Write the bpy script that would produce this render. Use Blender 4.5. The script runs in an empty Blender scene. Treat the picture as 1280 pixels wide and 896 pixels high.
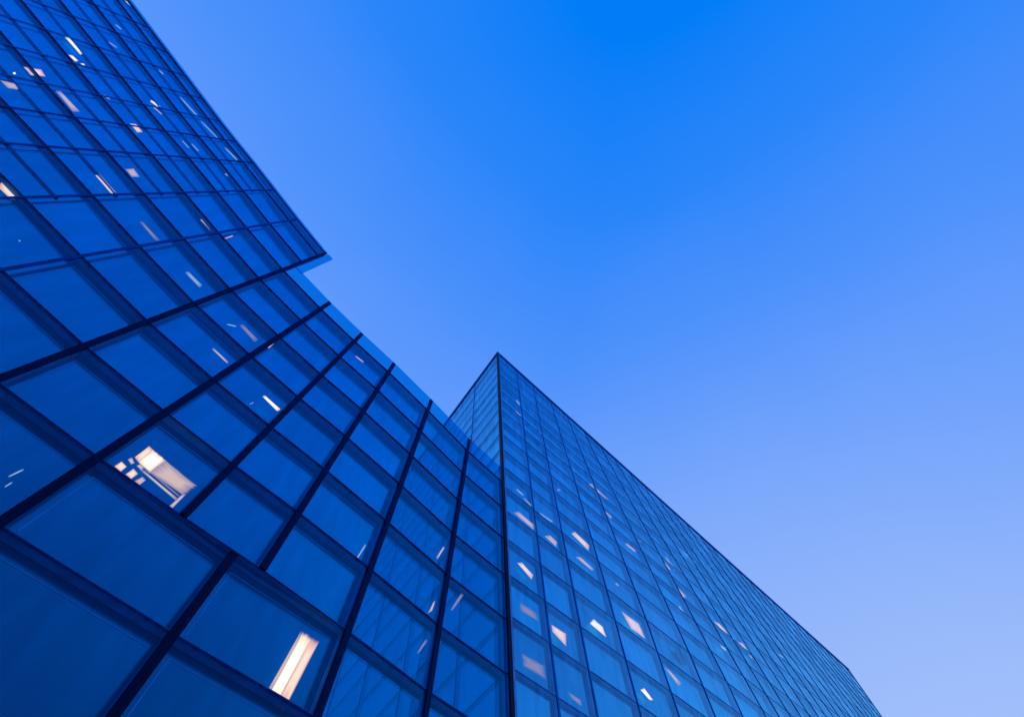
import bpy, math, random
from mathutils import Vector, Matrix

random.seed(11)
S = bpy.context.scene
COL = S.collection

# ------------------------------------------------------------------ camera
EYE = Vector((0.0, 0.0, 1.6))
F_PX, CX, CY = 600.0, 640.0, 448.0
up = Vector((618 - CX, 205 - CY, F_PX)).normalized()          # world up seen in camera axes (right, down, forward)
fwd = Vector((0, 0, 1))
fh = (fwd - up * fwd.dot(up)).normalized()
rt = fh.cross(up)
if rt.x < 0:
    rt = -rt

def w(v):                                                      # camera axes -> world axes
    return Vector((v.dot(rt), v.dot(fh), v.dot(up)))

cam_d = bpy.data.cameras.new('camera')
cam_d.sensor_width = 36.0
cam_d.lens = 36.0 * F_PX / 1280.0
cam_d.clip_start = 0.1
cam_d.clip_end = 6000
cam = bpy.data.objects.new('camera', cam_d)
COL.objects.link(cam)
ax, ay, az = w(Vector((1, 0, 0))), w(Vector((0, -1, 0))), w(Vector((0, 0, -1)))
M4 = Matrix(((ax.x, ay.x, az.x, EYE.x), (ax.y, ay.y, az.y, EYE.y), (ax.z, ay.z, az.z, EYE.z), (0, 0, 0, 1)))
cam.matrix_world = M4
S.camera = cam

def view_ray(px, py):
    return w(Vector((px - CX, py - CY, F_PX)))

def to_pix(p):
    d = p - EYE
    x, y, z = d.dot(ax), -d.dot(ay), -d.dot(az)
    if z < 0.05:
        return None
    return (CX + F_PX * x / z, CY + F_PX * y / z)

# ------------------------------------------------------------------ dusk sky, faint low sun, exposure
SUN_AZ, SUN_EL = math.radians(48), math.radians(3)
wd = bpy.data.worlds.new('World')
S.world = wd
wd.use_nodes = True
nt = wd.node_tree
nt.nodes.clear()
N = nt.nodes.new
out = N('ShaderNodeOutputWorld')
tc = N('ShaderNodeTexCoord')

def vdot(vec, kx):
    n = N('ShaderNodeVectorMath'); n.operation = 'DOT_PRODUCT'
    nt.links.new(tc.outputs['Generated'], n.inputs[0]); n.inputs[1].default_value = kx
    return n.outputs['Value']

def mth(op, a, b=None, c=None, clamp=False):
    n = N('ShaderNodeMath'); n.operation = op; n.use_clamp = clamp
    for i, v in enumerate((a, b, c)):
        if v is None:
            continue
        if isinstance(v, (int, float)):
            n.inputs[i].default_value = v
        else:
            nt.links.new(v, n.inputs[i])
    return n.outputs[0]

dark = view_ray(830, -60).normalized()                          # deepest blue, high and away from the sunset
glow = view_ray(1500, 1250).normalized()                        # afterglow low on the horizon
a1 = mth('ARCCOSINE', vdot(tc, dark))                           # angle from the deepest blue
a2 = mth('ARCCOSINE', vdot(tc, glow))
t1 = mth('MULTIPLY', mth('POWER', a1, 0.9), 0.265)
t2 = mth('MULTIPLY', mth('POWER', mth('SUBTRACT', 1.0, mth('DIVIDE', a2, 1.9), None, True), 1.4), 0.42)
noi = N('ShaderNodeTexNoise'); noi.inputs['Scale'].default_value = 1.6; noi.inputs['Detail'].default_value = 3
nt.links.new(tc.outputs['Generated'], noi.inputs['Vector'])
t3 = mth('MULTIPLY', mth('SUBTRACT', noi.outputs[0], 0.5), 0.10)
west = view_ray(-250, 160).normalized()
t4 = mth('MULTIPLY', mth('MAXIMUM', mth('SUBTRACT', vdot(tc, west), 0.45), 0.0), 0.28)
tt = mth('ADD', mth('ADD', mth('ADD', t1, t2), t3), t4)
rmp = N('ShaderNodeValToRGB')
nt.links.new(tt, rmp.inputs[0])
el = rmp.color_ramp.elements
el[0].position, el[0].color = 0.10, (0.000, 0.205, 0.93, 1)
el[1].position, el[1].color = 0.80, (0.430, 0.585, 0.96, 1)
for p, c in ((0.22, (0.022, 0.235, 0.95, 1)), (0.33, (0.075, 0.285, 0.97, 1)), (0.46, (0.170, 0.370, 0.97, 1)), (0.62, (0.30, 0.475, 0.96, 1))):
    e = el.new(p); e.color = c
bg1 = N('ShaderNodeBackground'); nt.links.new(rmp.outputs[0], bg1.inputs[0]); bg1.inputs[1].default_value = 1.0
sky = N('ShaderNodeTexSky'); sky.sky_type = 'NISHITA'; sky.sun_disc = False
sky.sun_elevation = SUN_EL; sky.sun_rotation = SUN_AZ
bg2 = N('ShaderNodeBackground'); nt.links.new(sky.outputs[0], bg2.inputs[0]); bg2.inputs[1].default_value = 0.002
addw = N('ShaderNodeAddShader')
nt.links.new(bg1.outputs[0], addw.inputs[0]); nt.links.new(bg2.outputs[0], addw.inputs[1])
nt.links.new(addw.outputs[0], out.inputs[0])

sd = bpy.data.lights.new('sun', 'SUN'); sd.energy = 0.12; sd.angle = math.radians(12); sd.color = (1.0, 0.86, 0.74)
sun = bpy.data.objects.new('sun', sd); COL.objects.link(sun)
sdir = Vector((math.sin(SUN_AZ) * math.cos(SUN_EL), math.cos(SUN_AZ) * math.cos(SUN_EL), math.sin(SUN_EL)))
sun.rotation_euler = sdir.to_track_quat('Z', 'Y').to_euler()
S.view_settings.view_transform = 'Standard'
S.view_settings.look = 'None'
S.view_settings.exposure = 0.0
S.view_settings.gamma = 1.0
S.view_settings.use_curve_mapping = False

# ------------------------------------------------------------------ materials
def mat(name):
    m = bpy.data.materials.new(name); m.use_nodes = True
    m.node_tree.nodes.clear()
    return m, m.node_tree.nodes, m.node_tree.links

def paint(name, col, rough, spec=0.4, metal=0.0, vary=0.25):
    m, n, l = mat(name)
    o = n.new('ShaderNodeOutputMaterial'); p = n.new('ShaderNodeBsdfPrincipled')
    t = n.new('ShaderNodeTexCoord'); z = n.new('ShaderNodeTexNoise'); z.inputs['Scale'].default_value = 1.3; z.inputs['Detail'].default_value = 6
    r = n.new('ShaderNodeValToRGB')
    r.color_ramp.elements[0].color = tuple(c * (1 - vary) for c in col) + (1,)
    r.color_ramp.elements[1].color = tuple(min(1, c * (1 + vary)) for c in col) + (1,)
    r.color_ramp.elements[0].position = 0.3; r.color_ramp.elements[1].position = 0.7
    l.new(t.outputs['Object'], z.inputs['Vector']); l.new(z.outputs[0], r.inputs[0]); l.new(r.outputs[0], p.inputs['Base Color'])
    p.inputs['Roughness'].default_value = rough; p.inputs['Specular IOR Level'].default_value = spec; p.inputs['Metallic'].default_value = metal
    l.new(p.outputs[0], o.inputs[0])
    return m

def glass(name, tint, f0, f1, back, through=None, wave=0.02, wscale=0.5, vary=0.10, rough=0.0, dirt=(0.93, 1.05), dscale=(0.9, 0.9, 0.9), power=1.0):
    """coated facade glass: tinted mirror reflection that grows towards grazing angles over a dark blind or a see-through pane"""
    m, n, l = mat(name)
    o = n.new('ShaderNodeOutputMaterial')
    lw = n.new('ShaderNodeLayerWeight'); lw.inputs['Blend'].default_value = 0.5
    mr = n.new('ShaderNodeMapRange'); mr.inputs['To Min'].default_value = f0; mr.inputs['To Max'].default_value = f1
    pw = n.new('ShaderNodeMath'); pw.operation = 'POWER'; pw.inputs[1].default_value = power
    l.new(lw.outputs['Facing'], pw.inputs[0]); l.new(pw.outputs[0], mr.inputs['Value'])
    # each pane differs a little: blinds, coating batch
    geo = n.new('ShaderNodeNewGeometry'); oi = n.new('ShaderNodeObjectInfo')
    ad = n.new('ShaderNodeMath'); ad.operation = 'ADD'; l.new(geo.outputs['Random Per Island'], ad.inputs[0]); l.new(oi.outputs['Random'], ad.inputs[1])
    fr = n.new('ShaderNodeMath'); fr.operation = 'FRACT'; l.new(ad.outputs[0], fr.inputs[0])
    vr = n.new('ShaderNodeMapRange'); vr.inputs['To Min'].default_value = 1 - vary; vr.inputs['To Max'].default_value = 1 + vary
    l.new(fr.outputs[0], vr.inputs['Value'])
    # thin film of dirt, broken up
    t = n.new('ShaderNodeTexCoord')
    dn = n.new('ShaderNodeTexNoise'); dn.inputs['Scale'].default_value = 1.0; dn.inputs['Detail'].default_value = 7
    mp = n.new('ShaderNodeMapping'); mp.inputs['Scale'].default_value = dscale
    l.new(t.outputs['Object'], mp.inputs['Vector']); l.new(mp.outputs[0], dn.inputs['Vector'])
    dr = n.new('ShaderNodeMapRange'); dr.inputs['From Min'].default_value = 0.3; dr.inputs['From Max'].default_value = 0.7
    dr.inputs['To Min'].default_value = dirt[0]; dr.inputs['To Max'].default_value = dirt[1]
    l.new(dn.outputs[0], dr.inputs['Value'])
    m1 = n.new('ShaderNodeMath'); m1.operation = 'MULTIPLY'; l.new(mr.outputs[0], m1.inputs[0]); l.new(vr.outputs[0], m1.inputs[1])
    m2 = n.new('ShaderNodeMath'); m2.operation = 'MULTIPLY'; m2.use_clamp = True; l.new(m1.outputs[0], m2.inputs[0]); l.new(dr.outputs[0], m2.inputs[1])
    g = n.new('ShaderNodeBsdfGlossy'); g.inputs['Color'].default_value = tint + (1,); g.inputs['Roughness'].default_value = rough
    wn = n.new('ShaderNodeTexNoise'); wn.inputs['Scale'].default_value = wscale; wn.inputs['Detail'].default_value = 2
    l.new(t.outputs['Object'], wn.inputs['Vector'])
    b = n.new('ShaderNodeBump'); b.inputs['Strength'].default_value = 0.5; b.inputs['Distance'].default_value = wave
    l.new(wn.outputs[0], b.inputs['Height']); l.new(b.outputs[0], g.inputs['Normal'])
    if through:
        k = n.new('ShaderNodeBsdfTransparent'); k.inputs[0].default_value = through + (1,)
    else:
        k = n.new('ShaderNodeBsdfDiffuse'); k.inputs[0].default_value = back + (1,)
    mx = n.new('ShaderNodeMixShader')
    l.new(m2.outputs[0], mx.inputs[0]); l.new(k.outputs[0], mx.inputs[1]); l.new(g.outputs[0], mx.inputs[2])
    l.new(mx.outputs[0], o.inputs[0])
    return m

def lamp_mat(name, col, edge_col, strength):
    """a light fitting behind patterned glass: bright streaky core, warmer and ragged towards its rim"""
    m, n, l = mat(name)
    o = n.new('ShaderNodeOutputMaterial'); e = n.new('ShaderNodeEmission'); tr = n.new('ShaderNodeBsdfTransparent'); mx = n.new('ShaderNodeMixShader')
    def mt(op, a, b=None, clamp=False):
        k = n.new('ShaderNodeMath'); k.operation = op; k.use_clamp = clamp
        for q, v in enumerate((a, b)):
            if v is None: continue
            if isinstance(v, (int, float)): k.inputs[q].default_value = v
            else: l.new(v, k.inputs[q])
        return k.outputs[0]
    t = n.new('ShaderNodeTexCoord'); sp = n.new('ShaderNodeSeparateXYZ'); l.new(t.outputs['UV'], sp.inputs[0])
    u, v = sp.outputs[0], sp.outputs[1]
    ed = mt('MINIMUM', mt('MINIMUM', u, mt('SUBTRACT', 1.0, u)), mt('MINIMUM', v, mt('SUBTRACT', 1.0, v)))
    oi = n.new('ShaderNodeObjectInfo')
    mp = n.new('ShaderNodeMapping'); mp.inputs['Scale'].default_value = (9, 2.2, 1); l.new(t.outputs['UV'], mp.inputs['Vector'])
    cb = n.new('ShaderNodeCombineXYZ'); rr = mt('MULTIPLY', oi.outputs['Random'], 40.0); l.new(rr, cb.inputs[0]); l.new(rr, cb.inputs[1]); l.new(cb.outputs[0], mp.inputs['Location'])
    z = n.new('ShaderNodeTexNoise'); z.inputs['Scale'].default_value = 1.0; z.inputs['Detail'].default_value = 4; l.new(mp.outputs[0], z.inputs['Vector'])
    zn = mt('SUBTRACT', z.outputs[0], 0.5)
    rim = mt('ADD', mt('MULTIPLY', ed, 6.0), mt('MULTIPLY', zn, 0.5))
    al = n.new('ShaderNodeMapRange'); al.interpolation_type = 'SMOOTHSTEP'; al.inputs['From Min'].default_value = 0.05; al.inputs['From Max'].default_value = 0.75; l.new(rim, al.inputs['Value'])
    core = n.new('ShaderNodeMapRange'); core.inputs['From Min'].default_value = 0.5; core.inputs['From Max'].default_value = 1.7
    l.new(mt('ADD', rim, mt('MULTIPLY', zn, 1.6)), core.inputs['Value'])
    cm = n.new('ShaderNodeMixRGB'); cm.inputs[1].default_value = edge_col + (1,); cm.inputs[2].default_value = col + (1,); l.new(core.outputs[0], cm.inputs[0])
    l.new(cm.outputs[0], e.inputs[0]); e.inputs[1].default_value = strength
    l.new(al.outputs[0], mx.inputs[0]); l.new(tr.outputs[0], mx.inputs[1]); l.new(e.outputs[0], mx.inputs[2]); l.new(mx.outputs[0], o.inputs[0])
    return m

M_BLACK = glass('black lacquered metal', (0.0, 0.30, 0.85), 0.00, 0.14, (0.003, 0.006, 0.016), vary=0.0, rough=0.3)
M_TRIM = glass('dark floor trim', (0.0, 0.34, 0.85), 0.00, 0.50, (0.003, 0.012, 0.045), vary=0.0, rough=0.3)
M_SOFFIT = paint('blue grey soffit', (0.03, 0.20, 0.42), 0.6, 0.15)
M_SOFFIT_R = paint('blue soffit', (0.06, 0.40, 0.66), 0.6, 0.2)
M_POST = paint('black corner post', (0.004, 0.007, 0.018), 0.5, 0.15)
M_COPING = paint('blue roof coping', (0.015, 0.18, 0.46), 0.5, 0.2)
M_CORNER = paint('pale corner trim', (0.14, 0.30, 0.62), 0.45, 0.3)
M_BODY = paint('dark inner wall', (0.02, 0.035, 0.07), 0.8, 0.1)
M_MULL_R = glass('blue lacquered mullion', (0.0, 0.45, 0.9), 0.02, 0.66, (0.003, 0.03, 0.11), vary=0.0, rough=0.3)
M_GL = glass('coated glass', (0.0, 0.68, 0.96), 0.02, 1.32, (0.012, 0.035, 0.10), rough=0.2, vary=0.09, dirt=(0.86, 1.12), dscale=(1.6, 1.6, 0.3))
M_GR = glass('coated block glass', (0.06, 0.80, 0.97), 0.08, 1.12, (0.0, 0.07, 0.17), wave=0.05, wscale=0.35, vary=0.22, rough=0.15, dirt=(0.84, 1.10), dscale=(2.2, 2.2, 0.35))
M_GS = glass('see-through glass', (0.0, 0.58, 0.95), 0.08, 0.42, None, through=(0.0, 0.26, 0.46), vary=0.03)
M_SKL = glass('clear outer glass', (0.02, 0.62, 0.95), 0.03, 0.95, None, power=2.4, through=(0.92, 0.96, 0.98), vary=0.05, dirt=(0.88, 1.08), dscale=(0.6, 0.6, 0.25))
M_SKR = glass('clear outer block glass', (0.24, 0.76, 1.0), 0.03, 0.98, None, power=2.2, through=(0.94, 0.97, 0.99), vary=0.18, wave=0.04, dirt=(0.72, 1.22), dscale=(1.8, 1.8, 0.35))
M_GP = glass('parapet glass', (0.02, 0.45, 0.93), 0.10, 0.40, None, through=(0.03, 0.52, 0.74), vary=0.02)
M_LW = lamp_mat('white lamp', (1.0, 0.90, 0.76), (0.95, 0.58, 0.40), 1.5)
M_LO = lamp_mat('warm lamp', (1.0, 0.72, 0.56), (0.75, 0.42, 0.36), 1.2)
M_LP = lamp_mat('pale pink lamp', (0.96, 0.68, 0.62), (0.50, 0.40, 0.55), 0.78)
M_LD = lamp_mat('dim lamp', (0.42, 0.36, 0.52), (0.16, 0.24, 0.55), 0.7)
M_LB = lamp_mat('cold glint', (0.55, 0.72, 0.95), (0.20, 0.45, 0.90), 0.65)

# ------------------------------------------------------------------ helpers
def tag(o, label=None, cat=None, group=None, kind=None):
    if label: o['label'] = label
    if cat: o['category'] = cat
    if group: o['group'] = group
    if kind: o['kind'] = kind

def empty(name, loc):
    o = bpy.data.objects.new(name, None); COL.objects.link(o); o.location = loc
    return o

def link(name, verts, faces, m, parent=None, mats=None, midx=None):
    me = bpy.data.meshes.new(name)
    org = parent.location if (parent and parent.type == 'EMPTY') else None
    base = parent
    off = Vector((0, 0, 0))
    while base is not None:
        off += base.location
        base = base.parent
    me.from_pydata([tuple(Vector(v) - off) for v in verts], [], faces)
    for mm in (mats or [m]):
        me.materials.append(mm)
    if midx:
        for p, i in zip(me.polygons, midx):
            p.material_index = i
    if name == 'lit_glass':
        uv = me.uv_layers.new(name='UVMap'); c4 = ((0, 0), (1, 0), (1, 1), (0, 1))
        for lp_ in me.loops: uv.data[lp_.index].uv = c4[lp_.vertex_index % 4]
    me.validate(); me.update()
    o = bpy.data.objects.new(name, me); COL.objects.link(o)
    if parent: o.parent = parent
    return o

class MB:
    def __init__(s): s.v, s.f = [], []
    def hexa(s, lo, hi):                                        # two rings of the same length: bottom / top
        k, b = len(lo), len(s.v)
        s.v += list(lo) + list(hi)
        s.f += [tuple(b + i for i in reversed(range(k))), tuple(b + k + i for i in range(k))]
        s.f += [(b + i, b + (i + 1) % k, b + k + (i + 1) % k, b + k + i) for i in range(k)]
    def slab(s, a, b, c, d, n, t):                              # quad a,b,c,d with thickness t along n
        s.hexa([p for p in (a, b, c, d)], [p + n * t for p in (a, b, c, d)])
    def quad(s, *p):
        b = len(s.v); s.v += list(p); s.f.append(tuple(range(b, b + len(p))))
    def build(s, name, m, parent): return link(name, s.v, s.f, m, parent)

def screen_area(pts):
    q = [to_pix(p) for p in pts]
    if any(x is None for x in q): return 0.0
    q = [(min(max(x, 0), 1280), min(max(y, 0), 896)) for x, y in q]
    return abs(sum(q[i][0] * q[(i + 1) % len(q)][1] - q[(i + 1) % len(q)][0] * q[i][1] for i in range(len(q)))) / 2

def hit_plane(px, py, p0, n):
    d = view_ray(px, py)
    return EYE + d * ((p0 - EYE).dot(n) / d.dot(n))

# ------------------------------------------------------------------ ground
gm, gn, gl = mat('paved plaza')
o_ = gn.new('ShaderNodeOutputMaterial'); p_ = gn.new('ShaderNodeBsdfPrincipled'); t_ = gn.new('ShaderNodeTexCoord')
br = gn.new('ShaderNodeTexBrick'); br.inputs['Scale'].default_value = 1.0; br.inputs['Brick Width'].default_value = 0.9; br.inputs['Row Height'].default_value = 0.6
br.inputs['Mortar Size'].default_value = 0.006
br.inputs['Color1'].default_value = (0.42, 0.42, 0.42, 1); br.inputs['Color2'].default_value = (0.36, 0.36, 0.365, 1); br.inputs['Mortar'].default_value = (0.08, 0.08, 0.08, 1)
gl.new(t_.outputs['Object'], br.inputs['Vector']); gl.new(br.outputs['Color'], p_.inputs['Base Color']); p_.inputs['Roughness'].default_value = 0.7
gl.new(p_.outputs[0], o_.inputs[0])
G = 3000
g = link('ground', [(-G, -G, 0), (G, -G, 0), (G, G, 0), (-G, G, 0)], [(0, 1, 2, 3)], gm)
tag(g, kind='structure')

# ------------------------------------------------------------------ left building: raked curtain wall stepping up to a tower
K = Vector((0.02795, 0.03585))                                  # lean of the facade (metres per metre of height)
TOPR = 70.6
cR = Vector((-2.171, 27.403)); uR = Vector((0.6485, 0.7612)); uL = Vector((-0.6438, 0.7652)); KR = 0.0117
def corner(z): return cR + uR * ((TOPR - z) * KR)               # right building's corner at height z above the eye

LP = {'F': None, 'E': (-5.88, 22.65), 'D': (-8.85, 18.15), 'C': (-11.6, 14.2), 'X': (-12.5, 13.25), 'B': (-13.87, 11.18), 'A': (-15.98, 8.2),
      'T': (-18.15, 4.85)}
TW = [(-20.0, 1.5), (-21.4, -1.2), (-22.65, -3.6), (-23.65, -5.4), (-24.55, -7.1)]
while len(TW) < 24:
    TW.append((TW[-1][0] - 0.87, TW[-1][1] - 1.76))
for i, p in enumerate(TW): LP['T%d' % (i + 2)] = p
ORDER = ['F', 'E', 'D', 'C', 'B', 'A', 'T'] + ['T%d' % (i + 2) for i in range(len(TW))]
ORDER_LOW = ['F', 'E', 'D', 'X', 'A', 'T'] + ['T%d' % (i + 2) for i in range(len(TW))]

def lp(k, z):                                                   # outer facade point, z above the eye
    if k == 'F':
        q = corner(z) + Vector((-0.765, -0.644)) * 0.16 + uL * 0.05
    else:
        q = Vector(LP[k]) + K * z
    return Vector((q.x, q.y, z + EYE.z))

def lnorm(order, i):                                            # inward horizontal normal at a facade point
    a = Vector(LP[order[max(i - 1, 0)]] or (-3.2, 26.4)); b = Vector(LP[order[min(i + 1, len(order) - 1)]])
    d = (b - a).normalized()
    return Vector((-(-d.y), -d.x, 0)) if Vector((d.y, -d.x)).dot(a) > 0 else Vector((-d.y, d.x, 0))

REC = 0.46
def dep(k):                                                      # the glass comes forward on the far tower bays
    return {'T2': 0.40, 'T3': 0.30, 'T4': 0.24}.get(k, 0.20 if k[0] == 'T' and len(k) > 1 else REC)
Z0 = 15.6
FLO = [Z0 + 3.7 * k for k in range(-4, 9)] + [46.9]             # floor lines 0.8 ... 45.2, roof edge
ROOF_L, ROOF_T, PAR_L, PAR_T = 37.8, 46.9, 40.0, 47.4

tower = empty('glass_tower', (-18, 8, 0))
tag(tower, 'left blue glass tower with leaning grid facade, stepped skyline and one lit room', 'tower')

def rec(k, order, z, d=REC):
    i = order.index(k)
    return lp(k, z) + lnorm(order, i) * d

panes = []
for r in range(-1, len(FLO) - 1):
    zb = FLO[r] if r >= 0 else -1.55
    zt = FLO[r + 1]
    order = ORDER_LOW if zt <= Z0 + 0.01 else ORDER
    for i in range(len(order) - 1):
        a, b = order[i], order[i + 1]
        low = a in ('F', 'E', 'D', 'C', 'B', 'A', 'X')
        if low and zt > ROOF_L + 0.01: continue
        na, nb = lnorm(order, i), lnorm(order, i + 1)
        dz = 0.04
        j = [random.uniform(-0.006, 0.006) for _ in range(3)]
        q = [lp(a, zb + dz) + na * (dep(a) + j[0]), lp(b, zb + dz) + nb * (dep(b) + j[1]), lp(b, zt - dz) + nb * (dep(b) + j[1] + j[2]), lp(a, zt - dz) + na * (dep(a) + j[0] + j[2])]
        see = a in ('F', 'E')
        sk = [lp(a, zb + 0.02) + na * 0.055, lp(b, zb + 0.02) + nb * 0.055, lp(b, zt - 0.056) + nb * (0.055 + j[2]), lp(a, zt - 0.056) + na * (0.055 + j[2])]
        panes.append([screen_area(sk), q, see, (na + nb).normalized(), sk, r])
panes.sort(key=lambda x: -x[0])
left_parts = []
refl_panes = []
rest_o, rest_s = MB(), MB()
for k, (ar, q, see, n, sk, r) in enumerate(panes):
    if k < 100:
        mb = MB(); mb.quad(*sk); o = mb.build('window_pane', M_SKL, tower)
        if k < 26 and not see: refl_panes.append(k)
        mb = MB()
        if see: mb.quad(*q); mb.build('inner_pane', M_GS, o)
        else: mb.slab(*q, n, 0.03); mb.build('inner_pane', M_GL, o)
        left_parts.append((q, n, o))
    else:
        rest_o.slab(*q, n, 0.03); rest_s.quad(*sk)
        if ar > 1: left_parts.append((q, n, None))
ri = rest_o.build('inner_pane', M_GL, tower); tag(ri, kind='stuff')
ro = rest_s.build('window_pane', M_SKL, tower); tag(ro, kind='stuff')
M_SLAB_REFL = paint('pale blue gasket', (0.08, 0.42, 0.90), 0.5, 0.2)
for k in refl_panes:                                                  # thin pale strips paint the slab edge's reflection on the biggest panes
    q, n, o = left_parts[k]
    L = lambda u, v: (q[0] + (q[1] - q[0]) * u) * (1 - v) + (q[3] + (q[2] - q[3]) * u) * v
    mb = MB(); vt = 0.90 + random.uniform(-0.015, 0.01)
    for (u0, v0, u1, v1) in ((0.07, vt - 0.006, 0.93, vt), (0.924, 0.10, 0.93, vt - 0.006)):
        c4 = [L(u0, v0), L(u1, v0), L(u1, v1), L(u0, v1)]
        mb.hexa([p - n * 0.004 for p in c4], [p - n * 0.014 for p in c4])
    mb.build('slab_reflection', M_SLAB_REFL, o)

def poly_prism(mb, outer, inner, z_lo, z_hi):
    """strip between two plan polylines: list of points with z filled in"""
    for i in range(len(outer) - 1):
        lo = [outer[i](z_lo), outer[i + 1](z_lo), inner[i + 1](z_lo), inner[i](z_lo)]
        hi = [outer[i](z_hi), outer[i + 1](z_hi), inner[i + 1](z_hi), inner[i](z_hi)]
        mb.hexa(lo, hi)

for z in FLO:
    order = ORDER_LOW if z < Z0 - 0.1 else ORDER
    if z > ROOF_L + 0.1: order = order[order.index('T'):]
    full = ORDER_LOW if z < Z0 - 0.1 else ORDER
    def mk(k, d): 
        n = lnorm(full, full.index(k))
        return lambda zz, k=k, n=n, d=d: lp(k, zz) + n * d
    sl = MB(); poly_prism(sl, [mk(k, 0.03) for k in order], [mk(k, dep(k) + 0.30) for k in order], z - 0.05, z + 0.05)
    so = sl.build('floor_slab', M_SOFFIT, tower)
    tr = MB(); poly_prism(tr, [mk(k, -0.02) for k in order], [mk(k, 0.027) for k in order], z - 0.055, z - 0.005)
    tr.build('edge_trim', M_TRIM, so)

# vertical mullions
WID = {'E': 0.30, 'D': 0.32, 'C': 0.32, 'B': 0.32, 'A': 0.32, 'T': 0.24, 'X': 0.34, 'T2': 0.13, 'T3': 0.09, 'T4': 0.07}
mull = {}
for k in ORDER[1:] + ['X']:
    order = ORDER_LOW if k == 'X' else ORDER
    n = lnorm(order, order.index(k)); s = Vector((-n.y, n.x, 0))
    wd_ = WID.get(k, 0.05)
    z_lo, z_hi = -1.6, (PAR_L - 0.30 if k in 'EDCBA' else PAR_T - 0.45)
    if k in ('B', 'C'): z_lo = Z0
    if k == 'X': z_hi = Z0
    mb = MB()
    pd = -0.09 if k in 'EDCBAXT' else -0.03
    ring = lambda z: [lp(k, z) + n * pd - s * wd_ / 2, lp(k, z) + n * pd + s * wd_ / 2, lp(k, z) + n * 0.05 + s * wd_ / 2, lp(k, z) + n * (0.05) - s * wd_ / 2]
    mb.hexa(ring(z_lo), ring(z_hi))
    mo = mb.build('mullion', M_BLACK if k in 'EDCBAXT' else (M_TRIM if k in ('T2', 'T3', 'T4', 'T5') else M_MULL_R), tower)
    mull[k] = mo
# webs carrying the near mullions back to the glass
for k in ['E', 'D', 'C', 'B', 'A', 'T', 'X']:
    order = ORDER_LOW if k == 'X' else ORDER
    n = lnorm(order, order.index(k)); sv = Vector((-n.y, n.x, 0)); wb = WID[k] * 0.4
    z_lo = Z0 if k in ('B', 'C') else -1.6
    z_hi = Z0 if k == 'X' else (ROOF_T if k == 'T' else ROOF_L)
    ring = lambda z: [lp(k, z) + n * 0.052 - sv * wb, lp(k, z) + n * 0.052 + sv * wb, lp(k, z) + n * (REC - 0.014) + sv * wb, lp(k, z) + n * (REC - 0.014) - sv * wb]
    zz = [z_lo] + [f for f in FLO if z_lo + 0.2 < f <= z_hi + 0.01]
    mb = MB()
    for z1, z2 in zip(zz[:-1], zz[1:]): mb.hexa(ring(z1 + 0.053), ring(z2 - 0.057))
    mb.build('mullion_web', M_SOFFIT, mull[k])

# jamb closing the facade against the pointed block
nF = lnorm(ORDER, 0); mb = MB(); sF = Vector((nF.y, -nF.x, 0))
zz = [-1.6] + [f for f in FLO if f <= ROOF_L + 0.01]
for z1, z2 in zip(zz[:-1], zz[1:]):
    f = lambda z: [lp('F', z), lp('F', z) + sF * 0.05, lp('F', z) + sF * 0.05 + nF * (REC + 0.25), lp('F', z) + nF * (REC + 0.25)]
    mb.hexa(f(z1 + 0.055), f(z2 - 0.055))
mb.build('end_jamb', M_SOFFIT, tower)

# half-height transom bars on the far tower bays
for z in FLO[3:-1]:
    zs = z + 1.85
    if zs > ROOF_T: continue
    keys = ORDER[ORDER.index('T3'):]
    mb = MB(); poly_prism(mb, [lambda zz, k=k: lp(k, zz) + lnorm(ORDER, ORDER.index(k)) * (dep(k) - 0.10) for k in keys], [lambda zz, k=k: lp(k, zz) + lnorm(ORDER, ORDER.index(k)) * (dep(k) - 0.014) for k in keys], zs - 0.025, zs + 0.025)
    mb.build('transom_bar', M_MULL_R, tower)

# parapet glass
for i in range(ORDER.index('T')):
    a, b = ORDER[i], ORDER[i + 1]
    na, nb = lnorm(ORDER, i), lnorm(ORDER, i + 1)
    mb = MB()
    mb.quad(lp(a, ROOF_L + 0.03) + na * 0.03, lp(b, ROOF_L + 0.03) + nb * 0.03, lp(b, PAR_L) + nb * 0.03, lp(a, PAR_L) + na * 0.03)
    mb.build('parapet_glass', M_GP, tower)
for i in range(ORDER.index('T'), len(ORDER) - 1):
    a, b = ORDER[i], ORDER[i + 1]
    na, nb = lnorm(ORDER, i), lnorm(ORDER, i + 1)
    mb = MB()
    mb.quad(lp(a, ROOF_T + 0.03) + na * 0.03, lp(b, ROOF_T + 0.03) + nb * 0.03, lp(b, PAR_T) + nb * 0.03, lp(a, PAR_T) + na * 0.03)
    mb.build('parapet_glass', M_GP, tower)
dT = (Vector(LP['A']) - Vector(LP['T'])).normalized(); dT = Vector((dT.x, dT.y, 0))
mb = MB(); nT = lnorm(ORDER, ORDER.index('T'))
mb.quad(lp('T', PAR_L - 0.3) + nT * 0.05 + dT * 0.14, lp('T', PAR_L - 0.3) + nT * 0.05 + dT * 0.86, lp('T', PAR_T) + nT * 0.05 + dT * 0.80, lp('T', PAR_T) + nT * 0.05 + dT * 0.14)
mb.build('end_fin', M_GP, tower)

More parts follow.
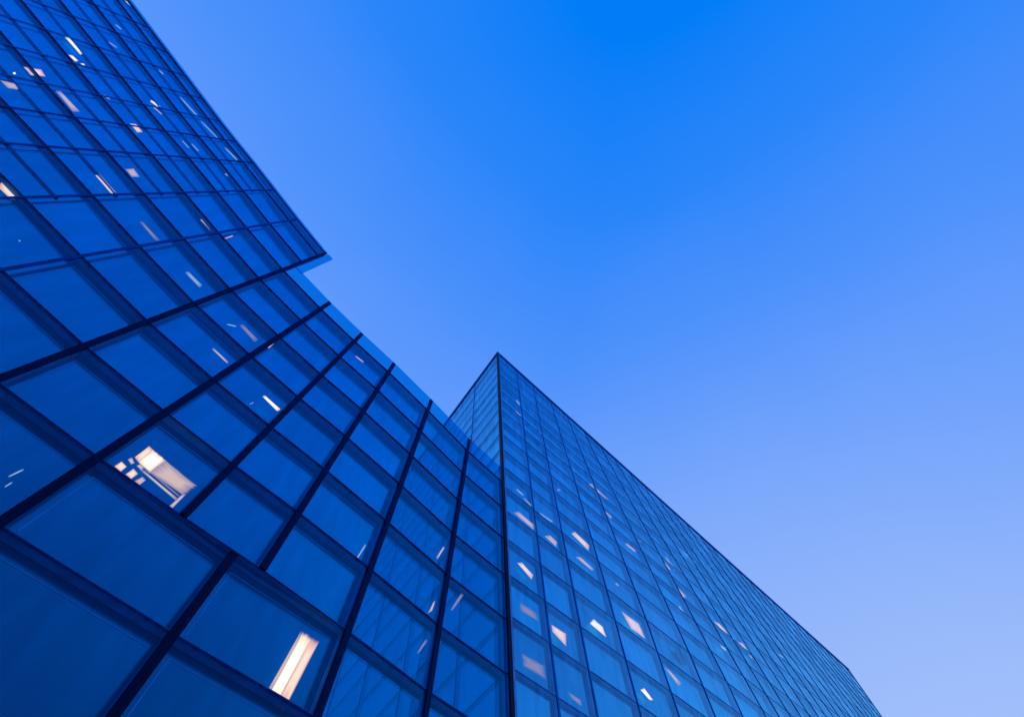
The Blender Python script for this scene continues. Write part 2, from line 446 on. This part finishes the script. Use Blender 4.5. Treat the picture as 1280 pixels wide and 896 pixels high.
# building mass behind the panes (kept clear of the glazed end)
def body(keys, ztop, depth):
    mb = MB()
    for i in range(len(keys) - 1):
        n1, n2 = lnorm(ORDER, ORDER.index(keys[i])), lnorm(ORDER, ORDER.index(keys[i + 1]))
        f = lambda z: [lp(keys[i], z) + n1 * (dep(keys[i]) + 0.32), lp(keys[i + 1], z) + n2 * (dep(keys[i + 1]) + 0.32), lp(keys[i + 1], z) + n2 * depth, lp(keys[i], z) + n1 * depth]
        mb.hexa(f(-1.6), f(ztop))
    return mb
body(['C', 'B', 'A', 'T'], ROOF_L - 0.06, 9.0).build('core_wall', M_BODY, tower)
body(ORDER[ORDER.index('T2'):], ROOF_T - 0.06, 9.0).build('core_wall', M_BODY, tower)

# ------------------------------------------------------------------ right building: glass block with a sharp corner
block = empty('glass_block', (cR.x, cR.y, 0))
tag(block, 'pointed blue glass office block right of the tower, with many small lit windows', 'building')
LEN_R, BAY = 108.6, 4.15
FR = [68.0, 65.4, 62.7, 60.2, 57.6, 54.9, 52.2, 49.4, 46.5, 43.5, 40.4, 37.2, 33.9, 30.5, 26.9, 23.4, 19.8, 16.2, 12.6, 9.0, 5.4, 1.8, -1.55]
RECR = 0.32
nRi = Vector((-uR.y, uR.x, 0)); nRi = nRi if nRi.dot(Vector((cR.x + 30, cR.y, 0))) < 0 or True else -nRi     # inward of the right face
if nRi.dot(Vector((0, 1, 0))) < 0: nRi = -nRi
nLi = Vector((0.7652, 0.6438, 0))                               # inward of the left face
def rp0(k, z): return rp(s_at(k, z), z)
def rp(s, z): q = corner(z) + uR * s; return Vector((q.x, q.y, z + EYE.z))
def qp(s, z): q = corner(z) + uL * s; return Vector((q.x, q.y, z + EYE.z))
TOPS = [0.36, 4.28, 7.9, 12.1, 16.1, 20.3, 24.5, 28.2]
BOTS = [0.36, 4.2, 8.2, 13.75, 19.8, 26.9, 33.6, 40.4]
while TOPS[-1] < LEN_R - 5: TOPS.append(TOPS[-1] + 4.1); BOTS.append(BOTS[-1] + 4.8)
TOPS.append(LEN_R); BOTS.append(LEN_R)
def s_at(k, z):                                                 # the glazing bars fan out slightly towards the ground
    t = min(max((69.5 - z) / 36.0, 0), 1)
    t = t * (1.25 - 0.25 * t)
    return min(TOPS[k] + (BOTS[k] - TOPS[k]) * t, LEN_R)
sR = list(range(len(TOPS)))
sL = [0.30, 6.4]
while sL[-1] < 62: sL.append(sL[-1] + 9.0)

faces_def = [(rp0, sR, nRi, 'R'), (qp, sL, nLi, 'L')]
RD = {'R': RECR, 'L': 0.18}
pr = []
levels = [TOPR - 0.42] + FR
for fn, ss, n, tg in faces_def:
    for i in range(len(ss) - 1):
        for r in range(len(levels) - 1):
            zt, zb = levels[r], levels[r + 1]
            if tg == 'R' and s_at(ss[i + 1], zt) - s_at(ss[i], zt) < 0.3: continue
            j = [random.uniform(-0.012, 0.012) for _ in range(3)]
            q = [fn(ss[i], zb + 0.035) + n * (RD[tg] + j[0]), fn(ss[i + 1], zb + 0.035) + n * (RD[tg] + j[1]), fn(ss[i + 1], zt - 0.035) + n * (RD[tg] + j[1] + j[2]), fn(ss[i], zt - 0.035) + n * (RD[tg] + j[0] + j[2])]
            sk = [fn(ss[i], zb + 0.005) + n * 0.03, fn(ss[i + 1], zb + 0.005) + n * 0.03, fn(ss[i + 1], zt - 0.055) + n * (0.03 + j[2] * 0.6), fn(ss[i], zt - 0.055) + n * (0.03 + j[2] * 0.6)]
            pr.append([screen_area(sk) * (1.0 if tg == 'R' else 0.25), q, n, tg, sk])
pr.sort(key=lambda x: -x[0])
block_parts = []
rest, rest_s = MB(), MB()
for k, (ar, q, n, tg, sk) in enumerate(pr):
    if k < 100:
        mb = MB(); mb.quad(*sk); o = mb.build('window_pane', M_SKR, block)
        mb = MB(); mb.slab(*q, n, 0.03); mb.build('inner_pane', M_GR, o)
        if tg == 'R': block_parts.append((q, n, o))
    else:
        rest.slab(*q, n, 0.03); rest_s.quad(*sk)
        if tg == 'R' and ar > 1: block_parts.append((q, n, None))
ri = rest.build('inner_pane', M_GR, block); tag(ri, kind='stuff')
ro = rest_s.build('window_pane', M_SKR, block); tag(ro, kind='stuff')

for z in FR[:-1]:
    mb = MB()
    for fn, ss, n, tg in faces_def:
        a, b = ss[0], ss[-1]
        f = lambda zz, d1, d2: [fn(a, zz) + n * d1, fn(b, zz) + n * d1, fn(b, zz) + n * d2, fn(a, zz) + n * d2]
        mb.hexa(f(z - 0.045, 0.02, RECR + 0.3), f(z + 0.045, 0.02, RECR + 0.3))
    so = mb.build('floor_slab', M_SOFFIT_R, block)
    mb = MB()
    for fn, ss, n, tg in faces_def:
        a, b = ss[0], ss[-1]
        f = lambda zz, d1, d2: [fn(a, zz) + n * d1, fn(b, zz) + n * d1, fn(b, zz) + n * d2, fn(a, zz) + n * d2]
        mb.hexa(f(z - 0.047, 0.0, 0.017), f(z - 0.005, 0.0, 0.017))
    mb.build('edge_trim', M_MULL_R, so)

for fn, ss, n, tg in faces_def:
    s_dir = (Vector((uR.x, uR.y, 0)) if tg == 'R' else Vector((uL.x, uL.y, 0)))
    for s in ss[1:]:
        zz = [z for z in levels if tg == 'L' or s == ss[-1] or s_at(s, z) < LEN_R - 0.3]
        if len(zz) < 2: continue
        def wid(z): return (0.06 + 0.13 * max(0, 1 - z / TOPR)) if tg == 'R' else 0.05
        def ring(z): return [fn(s, z) - s_dir * wid(z) / 2 + n * -0.025, fn(s, z) + s_dir * wid(z) / 2 + n * -0.025, fn(s, z) + s_dir * wid(z) / 2 + n * 0.06, fn(s, z) - s_dir * wid(z) / 2 + n * 0.06]
        mb = MB()
        for z1, z2 in zip(zz[1:], zz[:-1]): mb.hexa(ring(z1), ring(z2))
        mo = mb.build('mullion', M_MULL_R, block)
        wr = lambda z: [fn(s, z) - s_dir * 0.022 + n * 0.062, fn(s, z) + s_dir * 0.022 + n * 0.062, fn(s, z) + s_dir * 0.022 + n * (RD[tg] - 0.02), fn(s, z) - s_dir * 0.022 + n * (RD[tg] - 0.02)]
        mb = MB()
        for z1, z2 in zip(zz[1:], zz[:-1]): mb.hexa(wr(z1 + 0.047), wr(z2 - 0.047))
        mb.build('mullion_web', M_SOFFIT_R, mo)

# corner post, its pale trim, roof coping
mb = MB()
f = lambda z: [qp(0.16, z) - nLi * 0.10, rp(-0.02, z) - (nRi + nLi) * 0.09, rp(0.16, z) - nRi * 0.10, rp(0.16, z) + nRi * 0.5, qp(0.16, z) + nLi * 0.5]
mb.hexa(f(-1.6), f(TOPR - 0.43)); cp = mb.build('corner_post', M_POST, block)
mb = MB()
f = lambda z: [rp(0.163, z) - nRi * 0.08, rp(0.34, z) - nRi * 0.08, rp(0.34, z) + nRi * 0.35, rp(0.163, z) + nRi * 0.35]
mb.hexa(f(-1.6), f(TOPR - 0.43)); mb.build('corner_trim', M_CORNER, cp)
mb = MB()
f = lambda z, d: [qp(62, z) - nLi * d, rp(-0.02, z) - (nRi + nLi) * d * 0.9, rp(LEN_R, z) - nRi * d, rp(LEN_R, z) + nRi * 0.9, rp(0.9, z) + nRi * 0.9 + Vector((uL.x, uL.y, 0)) * -0.0, qp(62, z) + nLi * 0.9]
mb.hexa(f(TOPR - 0.42, 0.12), f(TOPR, 0.12)); mb.build('roof_coping', M_COPING, block)
mb = MB()
f = lambda z: [qp(62, z) + nLi * 0.65, rp(0.9, z) + nRi * 0.65, rp(LEN_R, z) + nRi * 0.65, rp(LEN_R, z) + nRi * 30]
mb.hexa(f(-1.6), f(TOPR - 0.45)); mb.build('core_wall', M_BODY, block)
mb = MB()
f = lambda z: [rp(LEN_R + 0.01, z) - nRi * 0.05, rp(LEN_R + 0.2, z) - nRi * 0.05, rp(LEN_R + 0.2, z) + nRi * 30, rp(LEN_R + 0.01, z) + nRi * 30]
mb.hexa(f(-1.6), f(TOPR - 0.43)); mb.build('end_wall', M_COPING, block)

# ------------------------------------------------------------------ lit pieces seen in the windows
def inside(px, py, q):
    pts = [to_pix(p) for p in q]
    if any(p is None for p in pts): return False
    sgn = 0
    for i in range(4):
        (x1, y1), (x2, y2) = pts[i], pts[(i + 1) % 4]
        c = (x2 - x1) * (py - y1) - (y2 - y1) * (px - x1)
        if abs(c) < 1e-9: continue
        if sgn == 0: sgn = 1 if c > 0 else -1
        elif (c > 0) != (sgn > 0): return False
    return True

def lit(parts, root, poly, m, name='lit_glass', lift=0.012):
    cx = sum(p[0] for p in poly) / len(poly); cy = sum(p[1] for p in poly) / len(poly)
    best = None
    for q, n, o in parts:
        if inside(cx, cy, q): best = (q, n, o); break
    if best is None:
        def dd(q):
            pp = [to_pix(p) for p in q]
            if any(x is None for x in pp): return 1e9
            return (sum(x[0] for x in pp) / 4 - cx) ** 2 + (sum(x[1] for x in pp) / 4 - cy) ** 2
        best = min(parts, key=lambda t: dd(t[0]))
    q, n, o = best
    pn = (q[1] - q[0]).cross(q[3] - q[0]).normalized()
    if pn.dot(q[0] - EYE) > 0: pn = -pn                         # towards the viewer side of the glass
    p0 = q[0] + pn * lift
    if name == 'lit_glass':
        if len(poly) == 5: poly = poly[:3] + [poly[4]]
        gx, gy = sum(p[0] for p in poly) / 4, sum(p[1] for p in poly) / 4
        poly = [(gx + (x - gx) * 1.16, gy + (y - gy) * 1.16) for x, y in poly]
    pts = [hit_plane(x, y, p0, pn) for x, y in poly]
    if name == 'lit_glass':                                     # short edge first, so that streaks run along the fitting
        if (pts[1] - pts[0]).length > (pts[2] - pts[1]).length: pts = pts[1:] + pts[:1]
    par = o if o is not None else root
    mb = MB(); mb.hexa([p - pn * 0.002 for p in pts], pts)
    return mb.build(name, m, par), pts, pn

def stroke(x1, y1, x2, y2, wpx):
    dx, dy = x2 - x1, y2 - y1; L = math.hypot(dx, dy) or 1
    nx, ny = -dy / L * wpx / 2, dx / L * wpx / 2
    return [(x1 + nx, y1 + ny), (x1 - nx * 0.4, y1 - ny * 0.4), (x2 - nx, y2 - ny), (x2 + nx * 0.6, y2 + ny * 0.6)]

LIT_L = [
    ([(169, 571), (186, 558), (191, 563), (174, 577)], M_LO), ([(174, 577), (191, 563), (206, 575.5), (187, 590)], M_LW),
    ([(187.3, 590), (206.3, 575.7), (243, 606), (228, 617)], M_LP),
    ([(143.5, 582.5), (152, 577), (158, 583), (151, 589)], M_LO), ([(157.5, 592.5), (167, 586), (172, 592), (164, 598)], M_LO),
    ([(168.5, 601), (178, 596), (182, 600), (174, 606)], M_LP), ([(160, 574), (165, 572), (168, 578.5), (164, 580)], M_LP),
    ([(171, 582), (175, 580), (180, 584), (177, 588)], M_LP), ([(178, 589.5), (180, 588), (221, 622), (218.5, 624)], M_LP),
    ([(182, 586.2), (183, 585.4), (224.5, 619), (222.5, 620)], M_LD),
    ([(210, 634), (228.3, 617.4), (232, 618), (214, 636)], M_LP),
    ([(332.6, 865.7), (374, 792.4), (376.5, 794), (336, 868)], M_LP), ([(336.4, 868.2), (376.8, 794.2), (387, 800.5), (347, 876)], M_LW),
    ([(347.4, 876.2), (387.3, 800.7), (396, 806), (357, 882)], M_LO),
    ([(-2, 234), (5, 226), (26, 247.5), (13, 248.5)], M_LO), ([(120, 220), (125, 219), (144, 240), (139, 242)], M_LO),
    ([(157.5, 212), (167, 211), (174, 221), (165, 221)], M_LP), ([(163, 155), (170, 155.6), (178, 165), (171.6, 165.5)], M_LO),
    ([(71, 115), (76, 115), (99, 139), (91, 139)], M_LP), ([(30, 84), (51, 87.5), (56, 95.5), (39, 94)], M_LO),
    ([(1, 101), (20, 105), (22, 112), (10, 110)], M_LP), ([(82, 47.5), (86, 47.5), (104, 66), (100, 68)], M_LW),
    ([(86, 69), (91, 70), (97.5, 76), (94, 77)], M_LW), ([(101, 79.5), (105, 80), (106, 82), (103, 82)], M_LW),
    ([(156, 1), (160, 1), (167, 9), (165, 10)], M_LW), ([(16, 91), (19, 90.5), (20, 93), (17, 93)], M_LW),
    ([(251, 275), (259, 274), (269, 285), (264, 289)], M_LO), ([(175, 278), (179, 278), (199, 300), (194, 300)], M_LD),
    ([(329, 496), (332, 495), (350, 511), (346, 513)], M_LW), ([(300, 407), (304, 406), (322, 424), (318, 427)], M_LD),
    ([(535, 766), (542, 752), (544, 751), (540, 763)], M_LP), ([(563, 762), (576, 742), (579, 744), (566, 762)], M_LD),
    ([(521, 816), (532, 799), (534, 801), (524, 815)], M_LD), ([(232, 341), (236, 340), (252, 356), (249, 359)], M_LB),
]
for st, m in (((226, 122, 246, 145, 2.2), M_LB), ((252, 152, 271, 172, 2.0), M_LB), ((189, 126, 199, 134, 3), M_LW), ((192, 134, 202, 143, 1.6), M_LP),
              ((212, 171, 217, 176, 2), M_LP), ((228, 176, 236, 185, 1.6), M_LB), ((240, 180, 248, 189, 1.8), M_LB), ((282, 185, 296, 200, 2.4), M_LB),
              ((282, 217, 289, 222, 3), M_LP), ((281, 298, 291, 295, 2), M_LP), ((267, 436, 284, 453, 3), M_LP), ((284, 405, 295, 408, 2), M_LB),
              ((335, 434, 343, 427.5, 3), M_LO), ((445, 445, 454, 452.5, 2), M_LP), ((11, 595, 29, 587, 2.4), M_LB), ((6, 608, 15, 603, 2), M_LB),
              ((445, 699, 457, 681, 2.6), M_LB), ((546, 697, 555, 684, 3), M_LP), ((312, 505, 317, 503, 1.2), M_LB), ((130, 119, 137, 124, 2.4), M_LB),
              ((135, 52, 146, 60, 1.6), M_LB), ((145, 31, 151, 37, 2), M_LB), ((199, 88, 204, 93, 2), M_LB), ((24, 300, 25, 302, 2), M_LB), ((565, 680, 567, 673, 2.5), M_LO)):
    LIT_L.append((stroke(*st), m))
glow_pts = []
for i, (poly, m) in enumerate(LIT_L):
    o, pts, pn = lit(left_parts, tower, poly, m)
    if i in (1, 12):
        ld = bpy.data.lights.new('halo_light', 'POINT'); ld.energy = 5.0 if i == 1 else 3.0; ld.color = (1.0, 0.66, 0.45); ld.shadow_soft_size = 0.12  # point light added in front of the lit pane for a warm halo
        lo = bpy.data.objects.new('halo_light', ld); COL.objects.link(lo)
        lo.location = sum(pts, Vector()) / len(pts) + pn * 0.16

LIT_R = [
    ([(643, 641), (649, 640), (669, 657), (666, 661)], M_LP), ([(681, 670), (688, 669), (696, 677), (695, 683)], M_LP),
    ([(715, 667), (719, 665), (736, 681), (735, 687)], M_LO), ([(720, 696), (726, 696), (742, 711), (739, 712)], M_LP),
    ([(647, 703.6), (653, 703.6), (666, 718), (664, 723)], M_LO), ([(736, 605), (740, 605), (759, 623), (757, 625)], M_LP),
    ([(650, 753), (669, 765), (673, 776), (651, 763)], M_LD), ([(690, 781), (707, 792), (707, 806), (702, 803), (691, 789)], M_LO),
    ([(738, 779), (742.5, 774), (753, 783), (757, 795)], M_LW), ([(778, 765), (798, 779), (806, 797), (789, 785)], M_LO),
    ([(653, 817), (679.5, 832), (682, 848), (655, 832)], M_LD), ([(801, 862), (805.5, 860), (816, 874), (812, 874)], M_LW),
    ([(710, 864), (726, 874.5), (727, 882), (715, 873)], M_LD), ([(893, 777), (898.6, 778.6), (917, 798), (913, 798)], M_LO),
    ([(923, 803), (928.6, 804), (947, 825), (943, 826)], M_LO), ([(831, 834), (837, 838), (851, 853), (848, 856)], M_LP),
    ([(632 + 199, 697), (833, 696), (845, 711), (843, 713)], M_LB),
]
for st, m in (((756, 637, 764, 647, 3), M_LP), ((783, 679, 794, 689, 3), M_LP), ((847, 735, 856, 746, 4), M_LP), ((849, 757, 855, 767, 3), M_LB), ((902, 806, 909, 813, 3), M_LW),
              ((973, 817, 979, 822, 2.5), M_LB), ((646, 500, 650, 507, 2.5), M_LB), ((645, 514, 652, 522, 3), M_LB), ((674, 540, 679, 546, 3), M_LB),
              ((646, 611, 654, 619, 2.5), M_LB), ((655, 622, 664, 632, 2), M_LB), ((675, 641, 690, 652, 3), M_LB), ((711, 585, 717, 590, 3), M_LB), ((697, 611, 700, 613, 2.5), M_LB),
              ((853, 688, 868, 703, 2.2), M_LB), ((831, 703, 838, 712, 2), M_LP), ((799, 674, 802, 677, 2.5), M_LP), ((770, 728, 773, 732, 3), M_LB)):
    LIT_R.append((stroke(*st), m))
for poly, m in LIT_R:
    lit(block_parts, block, poly, m)
lit(block_parts, block, [(843, 810), (849, 811), (861, 827), (858, 830), (848, 820)], M_BLACK, 'open_vent', 0.24)
